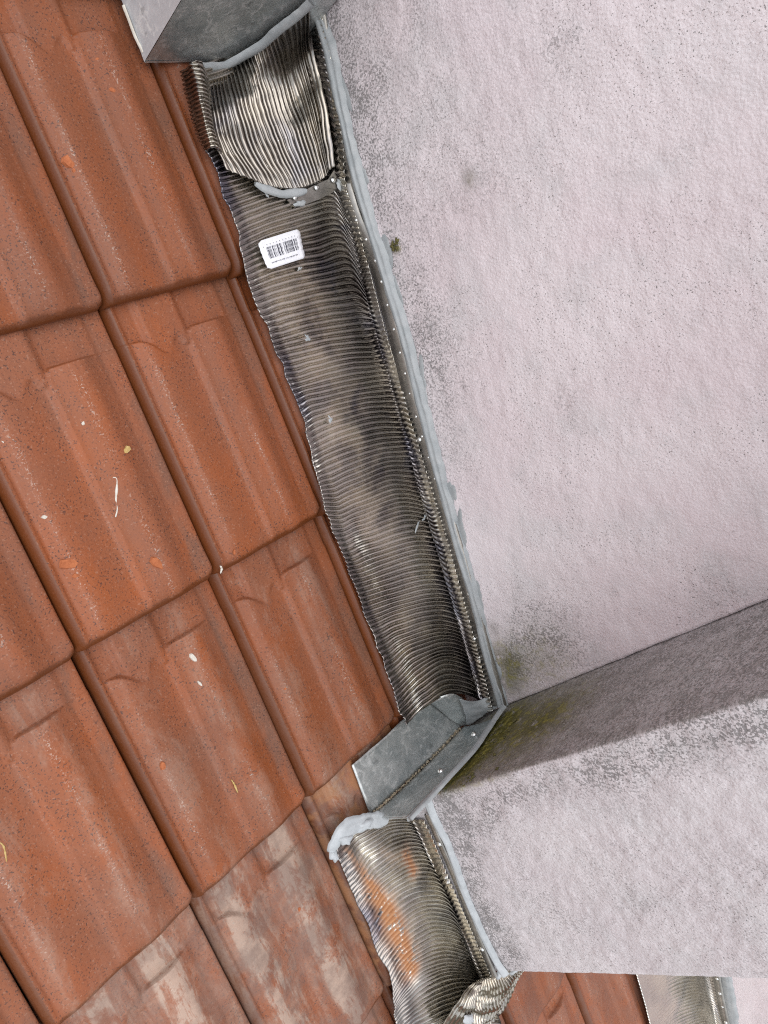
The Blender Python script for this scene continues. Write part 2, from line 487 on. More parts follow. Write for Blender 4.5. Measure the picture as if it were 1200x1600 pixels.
STUD = {}
def stud(parent, ctr, nrm, r, name='rivet', mat=None):
    """domed rivet head, mesh shared between alike ones"""
    key = (name, round(r, 5))
    if key not in STUD:
        V, Fc = [], []
        n = 10
        prof = ((1.25, 0), (1.2, .28), (.82, .5), (.42, .82)) if name == 'rivet' else ((1.5, 0), (1.5, .25), (1.0, .32), (.95, .75), (.45, .78))
        for rr, hh in prof:
            for q in range(n):
                V.append((math.cos(q * 2 * math.pi / n) * rr * r, math.sin(q * 2 * math.pi / n) * rr * r, hh * r))
        V.append((0, 0, (.95 if name == 'rivet' else .5) * r))
        for a in range(len(prof) - 1):
            for q in range(n):
                p = (q + 1) % n
                Fc.append([a * n + q, a * n + p, (a + 1) * n + p, (a + 1) * n + q])
        for q in range(n): Fc.append([(len(prof) - 1) * n + q, (len(prof) - 1) * n + (q + 1) % n, len(V) - 1])
        me = bpy.data.meshes.new(name); me.from_pydata(V, [], Fc)
        me.materials.append(mat or M_STUD); me.polygons.foreach_set('use_smooth', [True] * len(me.polygons))
        STUD[key] = me
    o = bpy.data.objects.new(name, STUD[key]); COL.objects.link(o); o.parent = parent
    r_ = parent
    while 'base' not in r_: r_ = r_.parent
    o.location = Vector(np.array(ctr) - np.array(r_['base'][:]))
    o.rotation_euler = Vector(nrm).to_track_quat('Z', 'Y').to_euler()
    return o

# ------------------------------------------------------------------ ground far below
g = bpy.data.objects.new('ground', bpy.data.meshes.new('ground'))
g.data.from_pydata([(-400, -400, -6), (400, -400, -6), (400, 400, -6), (-400, 400, -6)], [], [(0, 1, 2, 3)])
g.data.materials.append(M_GROUND); COL.objects.link(g)
tag(g, kind='structure')

# ------------------------------------------------------------------ the tiled roof
def tile_profile(u):
    """cross-section of one interlocking tile, 0 at the crest line of the fit"""
    f = np.asarray(u) / W
    roll = .0078 * np.exp(-(np.maximum(f - .048, 0) / .026) ** 2)
    a = .0105 * sstep(.06, .17, f) * (1 - sstep(.20, .46, f) * .95)
    b = .0115 * sstep(.465, .51, f) * .45 + .0115 * .55 * sstep(.51, .655, f)
    b = b * (1 - sstep(.70, .865, f))
    pan = -.003 * sstep(.84, .88, f)
    return roll + a + b + pan
def tile_profile_up(u):
    f = np.asarray(u) / W
    roll = .0078 * np.exp(-(np.maximum(f - .048, 0) / .026) ** 2)
    hump = .0065 * sstep(.185, .225, f) * (1 - sstep(.475, .53, f))
    pan = -.003 * sstep(.84, .88, f)
    return roll + hump + pan - .001
def tile_height(u, v):
    f = u / W
    head = L - .052 + .0 * f
    # shoulders: the heads start lower beside the middle channel
    arc = .026 * np.exp(-((f - .30) / .09) ** 2) + .022 * np.exp(-((f - .47) / .035) ** 2)
    wd = .0013 + .004 * np.exp(-((f - .36) / .12) ** 2)
    k = sstep(-1, 1, (v - (head - arc)) / wd)
    return tile_profile(u) * (1 - k) + tile_profile_up(u) * k - .022 * v / L
def make_tile():
    th = np.linspace(0, 1, 9)
    uu = np.concatenate([.0005 + .0145 * (1 - np.cos(th * math.pi / 2)), np.linspace(.017, W - .006, 60), [W - .0035, W - .002, W - .0015, W - .0015]])
    ud = np.concatenate([-.022 * (1 - np.sin(th * math.pi / 2)) - .0001, np.zeros(60), [-.0006, -.002, -.008, -.016]])
    vv = np.concatenate([[.004, .0012, 0, .0008, .003, .007, .012, .018], np.linspace(.024, L - .09, 26), np.linspace(L - .087, L - .02, 64), [L + .0, L + .04]])
    vd = np.concatenate([[-.0225, -.0205, -.0125, -.0088, -.0058, -.0031, -.0012, -.0002], np.zeros(92)])
    U, Vv = np.meshgrid(uu, vv, indexing='ij')
    H = tile_height(U, np.maximum(Vv, 0))
    fr = sstep(-.01, .05, Vv)
    H = H * (.30 + .70 * fr) + .0015 * (1 - fr)
    H = H + np.minimum(ud[:, None], 0) + vd[None, :]
    H = np.where(vd[None, :] < -.012, -.0005 * 0 + np.minimum(H, vd[None, :] + .002), H)   # straight lower lip
    # nose pulled in a little at the lower right corner
    Vp = Vv + .006 * sstep(W - .014, W - .001, U) * (1 - sstep(0, .03, Vv))
    f = U / W
    grit = np.exp(-((f - .165) / .016) ** 2) + np.exp(-((f - .655) / .018) ** 2) + .25 * np.exp(-((f - .47) / .01) ** 2)
    grit *= (1 - sstep(L - .07, L - .05, Vv)) * sstep(.0, .03, Vv)
    pan = sstep(.83, .88, f) + .25 * sstep(L - .075, L - .055, Vv) + .45 * np.exp(-((f - .45) / .05) ** 2)
    fresh = (1 - sstep(.042, .064, f)) + .20 * sstep(.06, .09, f) * (1 - sstep(.13, .155, f)) + .34 * sstep(.49, .52, f) * (1 - sstep(.61, .64, f)) + sstep(-.0005, -.0045, vd[None, :] * np.ones_like(U)) + .30 * sstep(.70, .76, f) * (1 - sstep(.82, .87, f))
    Z = np.clip(np.stack([grit, pan, fresh], -1), 0, 1)
    V = np.stack([U, Vp, H], -1)
    o = mesh('roof_tile', V, gridf(*U.shape), M_TILE, roof, base=(0, 0, 0), zones=Z)
    sol = [p for p in o.data.polygons]
    return o
roof = empty('tiled_roof', (0, 0, 0), 'sloping roof of brown terracotta interlocking tiles beside the rendered wall', 'roof')
proto = make_tile()
first = True
for j in range(-2, 11):
    for i in range(-8, 5):
        if j <= 3 and i > 1: continue
        if j == 4 and i > 1: continue
        if j in (0,) and i > 1: continue
        o = proto if first else proto.copy()
        if not first: COL.objects.link(o); o.parent = roof
        first = False
        o.location = (i * W + random.uniform(-.0006, .0006), -j * L + random.uniform(-.0028, .0028), random.uniform(-.0012, .0012))
        o.rotation_euler = (random.uniform(-.002, .002), random.uniform(-.002, .002), random.uniform(-.005, .005))
        sm, dr, tn_ = 0.0, 0.0, 0.0
        if (i, j) in ((-1, 4), ): sm, dr = 1.0, .8
        elif (i, j) in ((-2, 4),): sm, dr = .85, .6
        elif (i, j) in ((-1, 5), (0, 4), (-2, 5)): sm, dr = .6, .8
        if (i, j) == (0, 4): tn_ = .6
        if j in (5, 6) and i > -1: sm, dr = .1, .4
        elif j == 3: sm = .14
        o.color = (sm, dr, tn_, 1)
        if sm > .8: o['label'] = 'roof tile smeared with dried pale mortar'
# underlay below the tiles
dv = [(-8.2 * W, 3.2 * L, -.075), (5.2 * W, 3.2 * L, -.075), (5.2 * W, -10.5 * L, -.075), (-8.2 * W, -10.5 * L, -.075)]
dv2 = [(a, b, -.12) for a, b, c in dv]
mesh('underlay', dv + dv2, [(3, 2, 1, 0), (4, 5, 6, 7), (0, 1, 5, 4), (1, 2, 6, 5), (2, 3, 7, 6), (3, 0, 4, 7)], M_DECK, roof, smooth=False)

# ------------------------------------------------------------------ walls
W1 = wall_plane(at(540, 330, .025), at(752, 1085, .025))
CR = on(790, 1103, W1)                                # crack line foot
TOP = 2.3
def wall_sheet(P, Q, h0, h1, nu, nh, nrm, rough, seed):
    """grid from foot line P-Q (any height) raised along the vertical"""
    a = np.linspace(0, 1, nu)[:, None, None]
    P, Q = np.array(P), np.array(Q)
    hz = np.concatenate([np.linspace(h0, h0 + 1.0, nh), np.linspace(h0 + 1.02, h1, 12)])[None, :, None]
    G = P + (Q - P) * a + UP * hz
    A = np.arange(nu)[:, None] * np.ones((1, G.shape[1])); B = np.arange(G.shape[1])[None] * np.ones((nu, 1))
    d = rough * (fbm(A * .5, B * .5, seed) - .5) + rough * .8 * (fbm(A * .1, B * .1, seed + 3) - .5)
    return G + np.asarray(nrm) * d[..., None]
def near(G, x, y, pl, rad, p=1.0):
    c = on(x, y, pl)
    return np.exp(-(np.linalg.norm(G - c, axis=-1) / rad) ** 2) * p
def seg(G, a, b, rad, p=1.0):
    a, b = np.asarray(a), np.asarray(b)
    t = np.clip(((G - a) @ (b - a)) / ((b - a) @ (b - a)), 0, 1)
    return np.exp(-(np.linalg.norm(G - (a + t[..., None] * (b - a)), axis=-1) / rad) ** 2) * p
def back_of(G, off):
    """close a wall sheet into a solid: returns verts, quads"""
    n = G.shape[0] * G.shape[1]
    nu, nh = G.shape[:2]
    Bk = G + np.asarray(off)
    Fq = [gridf(nu, nh), gridf(nu, nh, n, True)]
    for lp in (np.arange(nh), (nu - 1) * nh + np.arange(nh)[::-1], np.arange(nu)[::-1] * nh, np.arange(nu) * nh + nh - 1):
        Fq.append(np.stack([lp[:-1], lp[1:], lp[1:] + n, lp[:-1] + n], 1))
    return np.concatenate([G.reshape(-1, 3), Bk.reshape(-1, 3)]), np.concatenate(Fq)
dirw = (at(752, 1085, .025) - at(540, 330, .025)); dirw /= np.linalg.norm(dirw)
foot0 = CR - dirw * 2.2
G = wall_sheet(foot0, CR, -.25, TOP, 330, 190, W1[1], .0024, 11)
# frayed end along the crack
A = np.arange(G.shape[1])
G[-1] += (-dirw * .0011)[None] * (vnoise(A * .35, A * 0., 3) + vnoise(A * .11, A * 0 + 4, 5))[:, None]
z = np.zeros(G.shape)
z[..., 0] = np.clip(seg(G, on(500, 0, W1), on(700, 700, W1), .075, .55) + near(G, 640, 130, W1, .20, .40) + near(G, 760, 270, W1, .08, .28)
                    + near(G, 690, 520, W1, .09, .30) + near(G, 870, 1000, W1, .085, .75) + near(G, 800, 1040, W1, .06, .6) + near(G, 1130, 920, W1, .05, .45) + near(G, 880, 90, W1, .05, .3)
                    + near(G, 1150, 330, W1, .06, .18) + near(G, 890, 640, W1, .03, .3), 0, 1)
z[..., 1] = np.clip(near(G, 790, 1040, W1, .045, .75) + near(G, 619, 388, W1, .007, 1.0) + near(G, 732, 280, W1, .010, .15) + near(G, 850, 1030, W1, .05, .35), 0, 1)
z[..., 2] = np.clip(near(G, 800, 1075, W1, .030, .7) + near(G, 735, 280, W1, .014, .55) + near(G, 770, 980, W1, .015, .5), 0, 1)
V, Fq = back_of(G, -W1[1] * .25)
wall = mesh('rendered_wall', V, Fq, M_WALL, zones=np.concatenate([z.reshape(-1, 3)] * 2), base=CR)
tag(wall, 'tall pale pink rendered wall with grey mould specks, cracked beside the projecting pier', 'wall')

# pier standing proud of the wall
W2 = wall_plane(at(655, 1290, .02), at(755, 1522, .02))
PA, PB = on(690, 1236, W2), on(797, 1519, W2)
PA0 = PA - UP * (PA[2] - CR[2]) / UP[2]               # same n as the crack foot
PB0 = PB - UP * (PB[2] - CR[2]) / UP[2]
gap = np.array([0, -.0012, 0])
PC = CR + gap
RN = np.cross(PA0 - PC, UP); RN /= np.linalg.norm(RN)
if RN[1] < 0: RN = -RN
G1 = wall_sheet(PC + (PC - PA0) * .2, PA0, -.25, TOP, 60, 190, RN, .0022, 31)
G2 = wall_sheet(PA0, PB0, -.25, TOP, 84, 190, W2[1], .0034, 41)
G3 = wall_sheet(PB0, PB0 + np.array([.62, -.03, 0]), -.25, TOP, 24, 190, (0, -1, 0), .002, 51)
# weathered, slightly rounded arrises
mid = .5 * (G1[-1] + G2[0]); kk = np.arange(mid.shape[0])
mid = mid + (np.array([1, -1, 0]) * .0014)[None] * (1 + .7 * (fbm(kk * .3, kk * 0., 8) - .5))[:, None]
G1[-1] = mid; G2[0] = mid
mid2 = .5 * (G2[-1] + G3[0]) + (np.array([1, 1, 0]) * .0014)[None] * (1 + .7 * (fbm(kk * .3, kk * 0., 9) - .5))[:, None]
G2[-1] = mid2; G3[0] = mid2
G = np.concatenate([G1, G2[1:], G3[1:]])
z = np.zeros(G.shape)
n1, n2 = len(G1), len(G1) + len(G2) - 1
RP = (PC, RN)
Hh = (G - CR) @ UP
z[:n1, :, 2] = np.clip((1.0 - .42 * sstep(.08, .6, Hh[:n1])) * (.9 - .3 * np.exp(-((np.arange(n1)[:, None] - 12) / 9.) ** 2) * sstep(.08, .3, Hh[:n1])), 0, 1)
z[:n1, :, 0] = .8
gz = G[:n1]
z[:n1, :, 1] = np.clip(near(gz, 770, 1140, RP, .07, 1.5) + near(gz, 720, 1200, RP, .06, 1.5) + near(gz, 840, 1130, RP, .08, .9), 0, 1)
g2 = G[n1:n2]
z[n1:n2, :, 0] = np.clip(.24 + seg(g2, on(690, 1250, W2), on(780, 1510, W2), .045, .75) + near(g2, 740, 1290, W2, .06, .45) + seg(g2, on(760, 1250, W2), on(1200, 1120, W2), .034, .50)
                         + near(g2, 800, 1480, W2, .05, .45) + near(g2, 980, 1230, W2, .05, .3) + near(g2, 840, 1400, W2, .05, .2) + near(g2, 1150, 1330, W2, .04, .15), 0, 1)
z[n1:n2, :, 1] = np.clip(seg(g2, on(690, 1238, W2), on(790, 1205, W2), .008, .5), 0, 1)
z[n2:, :, 0] = .5
V, Fq = back_of(G, (0, 0, 0))
nf = (G.shape[0] - 1) * (G.shape[1] - 1)
nh = G.shape[1]
cap = [[c * nh + nh - 1 for c in range(G.shape[0])][::-1]]
Fs = [list(q) for q in Fq[:nf]] + cap
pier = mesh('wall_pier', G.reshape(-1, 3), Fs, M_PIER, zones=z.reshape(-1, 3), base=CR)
tag(pier, 'grey weathered rendered block jutting from the wall, its shaded side dark and mossy', 'wall pier')

# wall beyond the pier
W3 = wall_plane(at(1105, 1515, .025), at(1123, 1600, .025))
d3 = at(1123, 1600, .025) - at(1105, 1515, .025); d3 /= np.linalg.norm(d3)
f3 = at(1105, 1515, .025)
G = wall_sheet(f3 - d3 * .72, f3 + d3 * 1.4, -.2, TOP, 150, 120, W3[1], .0024, 61)
z = np.zeros(G.shape); z[..., 0] = .03
V, Fq = back_of(G, -W3[1] * .25)
wall3 = mesh('rendered_wall', V, Fq, M_WALL, zones=np.concatenate([z.reshape(-1, 3)] * 2), base=f3)
tag(wall3, 'clean pale wall beyond the pier at the lower right corner', 'wall')

# ------------------------------------------------------------------ flashings
def fold_n(v):
    """height of the sheet that rides over the stepped tiles, v up the slope"""
    f = np.mod(v, L) / L                               # 0 at a tile front, 1 at its head
    return -.022 * f * sstep(0, 1.0, 1) + .022 * sstep(.80, 1.0, f)
def rowpts(pts, ns):
    out = []
    for (x, y), n, fk in zip(pts, ns, (1, .9, .6, .35, .12)):
        p = at(x, y, n)
        p2 = at(x, y, n + fk * fold_n(p[1]))
        out.append(p2)
    return out
def sheet_rows(spec, hs, pl, bands):
    rows = []
    for k, pts in enumerate(spec):
        h_ = list(hs[:-1])
        if len(spec) == 15 and k < 4: h_ = [h_[0], h_[1] - .002] + [q - .007 for q in h_[2:]]
        if len(spec) == 15 and k > 8: h_[0] += .003; h_[1] -= .005
        r = rowpts(pts[:-1], h_)
        fo = on(*pts[-1], pl) + pl[1] * .0075
        r.append(fo)
        for bx, by in bands[k]:
            r.append(on(bx, by, pl) + pl[1] * .0065)
        rows.append(r)
    return rows

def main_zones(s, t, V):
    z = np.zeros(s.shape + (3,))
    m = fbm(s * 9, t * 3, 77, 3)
    z[..., 1] = np.clip(np.maximum(.35 + .65 * sstep(.30, .55, t + .5 * (m - .5)), 1 - sstep(.08, .16, t)) * 1.0 * (1 - .75 * sstep(.80, .85, t)), 0, 1)  # tarnish, plus dark centre reflection painted in and hem darkened against glare
    z[..., 2] = np.clip(np.exp(-((t - .30) / .15) ** 2) * (.4 + 1.6 * (m - .3)) + .8 * sstep(.80, .85, t), 0, 1)  # cream sky reflection of the left third painted into the colour
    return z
flash = empty('pleated_flashing', at(600, 620, .01), 'long tarnished pleated metal flashing strip along the foot of the pale wall', 'flashing')
spec = [
    [(289, 106), (312, 100), (352, 84), (420, 50), (470, 20), (492, 20)],
    [(302, 172), (324, 164), (366, 148), (432, 120), (480, 100), (508, 100)],
    [(323, 232), (344, 224), (390, 207), (450, 186), (500, 172), (524, 205)],
    [(346, 292), (368, 284), (415, 267), (470, 250), (512, 240), (531, 286)],
    [(369, 355), (391, 346), (430, 332), (480, 318), (520, 308), (548, 346)],
    [(391, 442), (412, 433), (448, 420), (500, 407), (540, 398), (568, 430)],
    [(433, 550), (452, 543), (486, 533), (530, 522), (568, 516), (590, 514)],
    [(467, 640), (486, 631), (520, 620), (566, 609), (600, 604), (617, 604)],
    [(497, 738), (514, 730), (545, 716), (594, 700), (630, 697), (645, 698)],
    [(513, 803), (530, 801), (560, 790), (615, 770), (652, 774), (669, 779)],
    [(540, 880), (556, 873), (590, 858), (642, 843), (676, 846), (691, 852)],
    [(576, 979), (594, 970), (625, 957), (672, 945), (706, 950), (721, 962)],
    [(602, 1050), (620, 1037), (646, 1017), (690, 1002), (722, 1008), (738, 1022)],
    [(618, 1094), (634, 1078), (656, 1056), (694, 1034), (734, 1045), (749, 1064)],
    [(634, 1134), (648, 1120), (668, 1104), (702, 1084), (742, 1090), (758, 1104)]]
hs = [.0205, .0235, .024, .023, .023, .03]
def bandpt(f, k):
    # pleated turn-up on the wall, right of the fold line
    x, y = f
    return [(x + 8, y + 2), (x + 17, y + 3)]
rows = sheet_rows(spec, hs, W1, [bandpt(r[-1], k) for k, r in enumerate(spec)])
ribf = lambda s, t: (.38 + .62 * sstep(.02, .15, t)) * (1 + .25 * np.exp(-((t - .93) / .05) ** 2))
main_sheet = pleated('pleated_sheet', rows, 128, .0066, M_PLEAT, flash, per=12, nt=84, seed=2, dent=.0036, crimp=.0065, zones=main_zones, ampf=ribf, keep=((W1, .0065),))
# smooth turn-up strip with its row of studs, between pleats and sealant
def wall_strip(pts, pl, wpx0, wpx1, parent, off=.008, step=.037, r=.0023, studs=True, start=.02):
    P = np.array([on(x, y, pl) for x, y in pts])
    L0, ln = resample(np.array([on(x + wpx0, y, pl) for x, y in pts]), 90)
    L1, _ = resample(np.array([on(x + wpx1, y, pl) for x, y in pts]), 90)
    k = np.arange(90)
    wob = (.0012 * (fbm(k * .25, k * 0., 6) - .5))[:, None]
    nn = pl[1]
    V = np.array([L0 + nn * (off - .004), L0 + nn * off + wob * nn, .5 * (L0 + L1) + nn * (off + .0006) + wob * nn, L1 + nn * off, L1 + nn * (off - .004)])
    o = mesh('turn_up_strip', V, gridf(5, 90), M_STRIP, parent)
    if studs:
        C = .45 * L0 + .55 * L1
        for q in range(int((ln - start) / step)):
            f = (start + q * step + random.uniform(-.004, .004)) / ln * 89
            i = min(int(f), 88)
            stud(o, C[i] + (C[i + 1] - C[i]) * (f - i) + nn * (off + .0004), nn, r * random.choice((.8, 1, 1.15)))
    return o
edge = [(531, 286), (548, 340), (577, 400), (601, 487), (622, 568), (636, 627), (657, 697), (678, 767), (710, 872), (721, 915), (738, 976), (753, 1032), (766, 1078), (772, 1100)]
st = wall_strip(edge, W1, 1, 22, flash)
for x, y in ((660, 685), (752, 1024), (745, 995)):
    stud(st, on(x, y, W1) + W1[1] * .0085, W1[1], .0032, 'screw')
upper_edge = [(488, -30), (497, 30), (508, 95), (518, 160), (531, 215), (545, 270), (552, 300)]
wall_strip(upper_edge, W1, -2, 16, flash, off=.007, studs=False)
# upper patch with pleats running down the slope
BOX_C = at(232, 90, .012)
bd = np.array([0, .020, .105]); bd /= np.linalg.norm(bd)
BOXP = (BOX_C, np.cross([1.0, 0, 0], bd) * -1)
if BOXP[1][1] > 0: BOXP = (BOX_C, -BOXP[1])
def pz(s, t, V):
    z = np.zeros(s.shape + (3,))
    m = fbm(s * 4, t * 3, 99, 3)
    z[..., 1] = np.clip(.85 + .15 * sstep(.35, .6, m), 0, 1)
    z[..., 2] = np.clip(.3 * sstep(.46, .66, fbm(s * 3 + 5, t * 5, 55)), 0, 1)
    return z
prow = []
pspec = [
    [(322, 112), (322, 160), (334, 216), (353, 266)],
    [(333, 107), (340, 158), (358, 222), (388, 280)],
    [(350, 99), (364, 155), (388, 228), (420, 292)],
    [(384, 80), (404, 150), (433, 228), (463, 296)],
    [(428, 46), (450, 120), (478, 204), (502, 282)],
    [(466, 16), (486, 90), (508, 180), (524, 268)],
    [(482, 4), (499, 80), (519, 172), (534, 260)]]
for k, r in enumerate(pspec):
    row = []
    for m_, (x, y) in enumerate(r):
        if m_ == 0: p = on(x, y, BOXP) + BOXP[1] * .006
        else:
            hmid = (.037, .033, .0285)[m_ - 1]
            p = at(x, y, hmid + fold_n(at(x, y, hmid)[1]))
            pw = on(x, y, W1) + W1[1] * .014
            if p[0] > pw[0] - .002 or k >= 5: p = pw
        row.append(p)
    prow.append(row)
patch = empty('flashing_patch', at(430, 180, .03), 'overlapping flashing patch with pleats running down the slope, below the zinc box', 'flashing')
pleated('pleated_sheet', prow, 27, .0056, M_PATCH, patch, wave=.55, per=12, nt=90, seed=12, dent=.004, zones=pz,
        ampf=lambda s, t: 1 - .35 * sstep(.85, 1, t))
# the rolled left hem of the strip, gathered where it meets the box
hc = [[(286, 112, .014), (295, 99, .044), (314, 98, .050), (327, 120, .042)],
      [(290, 136, .012), (302, 128, .042), (318, 130, .048), (328, 142, .038)],
      [(298, 166, .012), (309, 159, .038), (323, 161, .042), (330, 170, .034)],
      [(309, 200, .012), (319, 194, .034), (329, 196, .036), (336, 205, .030)],
      [(324, 236, .012), (332, 231, .026), (340, 233, .028), (346, 241, .024)]]
pleated('rolled_hem', [[at(*p) for p in r] for r in hc], 20, .0050, M_PATCH, patch, per=10, nt=30, seed=17, dent=.004,
        zones=lambda s, t, V: np.stack([0 * s, .55 + 0 * s, .2 * fbm(s * 5, t * 2, 4)], -1))
# small folded tab at the lower end of the patch, with rivets and sealant dabs
tp = [(449, 312), (462, 325), (500, 311), (528, 296), (552, 294), (548, 262), (531, 268), (522, 276), (490, 290)]
TPn = [.024, .022, .026, .03, .034, .036, .034, .032, .028]
tv = [at(x, y, n) for (x, y), n in zip(tp, TPn)]
pw = []
for p in tv:
    # keep the tab on the roof side of the wall face
    dd = (p - W1[0]) @ W1[1]
    pw.append(p if dd > .008 else p + W1[1] * (.008 - dd))
tv = np.array(pw); nt_ = len(tv)
tab = mesh('folded_tab', np.concatenate([tv, tv - np.array([0, 0, .002]), [tv.mean(0) + np.array([0, 0, .002])]]),
           [[i, (i + 1) % nt_, 2 * nt_] for i in range(nt_)] + [[i, i + nt_, (i + 1) % nt_ + nt_, (i + 1) % nt_] for i in range(nt_)], M_STRIP, patch, smooth=False)
for x, y, n in ((461, 308, .028), (521, 281, .036), (495, 293, .032)):
    stud(tab, at(x, y, n), (-.1, 0, 1), .0032, 'screw')
for k, (x, y, n, a, b) in enumerate(((440, 303, .026, .015, .005), (470, 318, .027, .012, .005), (531, 288, .036, .008, .009))):
    blob('sealant_dab', at(x, y, n), (0, 0, 1), a, b, .0028, M_SEAL, patch, 20 + k, -.3 + k * .2, rag=.4)
bead('sealant_smear', np.array([at(x, y, n) for x, y, n in ((398, 286, .027), (418, 295, .028), (440, 302, .028), (462, 301, .031), (478, 298, .033))]), (0, 0, 1), 1, .0065, .003, M_SEAL, patch, 60, 77, .1, taper=.02)
blob('sealant_dab', on(486, 36, W1) + W1[1] * .012, W1[1], .007, .007, .004, M_SEAL, patch, 31)
stud(patch, on(486, 37, W1) + W1[1] * .0155, W1[1], .0032, 'screw')

# zinc box corner above the patch
box = empty('zinc_box', BOX_C, 'bright zinc clad box corner standing on the tiles at the top of the picture', 'zinc cladding')
bx1 = 0.455; vtop = .62; hb = .30
def boxpt(u, back, h): return np.array([u, BOX_C[1] + bd[1] * h + back, BOX_C[2] - .012 + bd[2] * h])
u0 = BOX_C[0]
lf = [boxpt(u0, 0, .0), boxpt(u0, 0, hb), boxpt(u0, vtop, hb), boxpt(u0, vtop, -.0)]
lf2 = [p + np.array([.0012, .0012, 0]) for p in lf]
mesh('side_sheet', lf + lf2, [(0, 1, 2, 3), (7, 6, 5, 4), (0, 4, 5, 1), (1, 5, 6, 2)], M_ZINC_BOX, box, smooth=False)
fu = np.linspace(u0 + .0004, bx1, 24); fh = np.linspace(.004, hb, 20)
FV = np.array([[boxpt(a, -.0008 - .0016 * (fbm(a * 20, h * 20, 4) - .5), h) for h in fh] for a in fu])
mesh('front_sheet', FV, gridf(24, 20, 0, True), M_ZINC, box)
hem = [boxpt(u0 + .0004, -.0016, .004), boxpt(bx1, -.0016, .004), boxpt(bx1, -.0016, .0), boxpt(u0 + .0004, -.0016, .0), boxpt(u0, .004, .0), boxpt(bx1, .004, .0)]
mesh('front_hem', hem, [(0, 3, 2, 1), (3, 4, 5, 2)], M_ZINC, box, smooth=False)
tpv = [boxpt(u0, 0, hb + .001), boxpt(bx1, 0, hb + .001), boxpt(bx1, vtop, hb + .001), boxpt(u0, vtop, hb + .001)]
mesh('top_sheet', tpv + [p - np.array([0, 0, .004]) for p in tpv], [(0, 1, 2, 3), (0, 4, 5, 1), (3, 7, 4, 0)], M_ZINC_BOX, box, smooth=False)
# pale mortar line at the left foot of the box
mp = [at(x, y, .004) for x, y in ((193, 8), (202, 32), (212, 58), (224, 82))]
o = bead('mortar_line', np.array(mp), (0, 0, 1), 0, .0016, .002, M_PASTE, box, 60, 5)

# sealant beads
sl = [(484, -40), (494, 0), (509, 50), (523, 105), (534, 158), (546, 212), (561, 280), (580, 345), (597, 400), (613, 455), (630, 508), (656, 610), (682, 715), (710, 820), (730, 890), (745, 940), (765, 1026), (787, 1100)]
b1 = bead('sealant_bead', np.array([on(x, y, W1) + W1[1] * .002 for x, y in sl]), W1[1], -1, .0118, .0105, M_SEAL, None, 420, 2, .30)
tag(b1, 'long grey sealant bead along the tall pale wall above the main flashing', 'sealant', 'sealant beads along the walls')
sl = [(668, 1240), (674, 1262), (690, 1295), (701, 1316), (723, 1380), (751, 1447), (775, 1495), (790, 1520)]
b2 = bead('sealant_bead', np.array([on(x, y, W2) + W2[1] * .002 for x, y in sl]), W2[1], 1, .0075, .0080, M_SEALW, None, 160, 7, .1)
tag(b2, 'whitish sealant bead along the foot of the jutting grey pier', 'sealant', 'sealant beads along the walls')
sl = [(1118, 1470), (1133, 1515), (1140, 1560), (1147, 1605), (1160, 1680)]
b3 = bead('sealant_bead', np.array([on(x, y, W3) + W3[1] * .002 for x, y in sl]), W3[1], -1, .016, .007, M_SEAL, None, 80, 9, .1)
tag(b3, 'grey sealant bead on the far wall at the lower right corner', 'sealant', 'sealant beads along the walls')
sl = [(287, 112), (300, 98), (318, 98), (345, 96), (375, 80), (405, 62), (430, 40), (460, 16), (484, -6)]
sp = [on(x, y, BOXP) + BOXP[1] * .008 for x, y in sl]
b4 = bead('sealant_bead', np.array(sp), BOXP[1], 1, .0110, .0050, M_SEAL, None, 150, 14, .2)
tag(b4, 'grey sealant bead smeared between the zinc box and the flashing patch', 'sealant')

W1d = dirw
for k, (x, y) in enumerate(((503, 14), (539, 150), (572, 275), (606, 392), (627, 465), (663, 600), (708, 770), (722, 828), (752, 935), (778, 1050))):
    p = on(x - 2, y, W1) + W1[1] * .0004
    blob('sealant_smear', p, W1[1], random.uniform(.007, .0105), random.uniform(.018, .040), .0013, M_SEAL, b1, 300 + k, random.uniform(-.12, .12), rag=.5, n=26)
mb = empty('moss_tuft', on(750, 1160, (PC, RN)), 'olive moss clumps at the foot of the shaded pier side above the zinc plate', 'moss')
for k in range(34):
    f_ = random.random(); e_ = abs(random.gauss(0, 16)) + 5
    p = on(704 + 84 * f_ + e_ * .8, 1224 - 112 * f_ + e_ * .35, (PC, RN)) + RN * .001
    q_ = random.uniform(.0012, .0034)
    blob('moss_clump', p, RN, q_, q_ * 1.3, q_ * .7, M_MOSS, mb, 400 + k, k, rag=.8, n=9)
# folded zinc plate in the corner below the main strip
plate = empty('zinc_plate', at(640, 1190, -.01), 'folded dull zinc plate in the corner between tiles and mossy pier', 'zinc plate')
RP = (PC, RN)
crease = [(579, 1273), (612, 1244), (650, 1208), (690, 1168), (722, 1134)]
outer = [(550, 1196), (572, 1177), (602, 1151), (636, 1120), (672, 1098)]
cr_n = [-.004, -.002, .0, .002, .004]
on_n = [-.010, -.009, -.008, -.004, .006]
Cp = np.array([at(x, y, n) for (x, y), n in zip(crease, cr_n)]); Op = np.array([at(x, y, n) for (x, y), n in zip(outer, on_n)])
Cp, Op = resample(Cp, 40)[0], resample(Op, 40)[0]
tt = np.linspace(0, 1, 16)[:, None, None]
PV = Op[None] * (1 - tt) + Cp[None] * tt
kx = np.arange(40)[None] * np.ones((16, 1)); ky = np.arange(16)[:, None] * np.ones((1, 40))
PV[..., 2] += .003 * (fbm(kx * .12, ky * .2, 5) - .5) - .0015 * np.sin(np.pi * tt[..., 0])
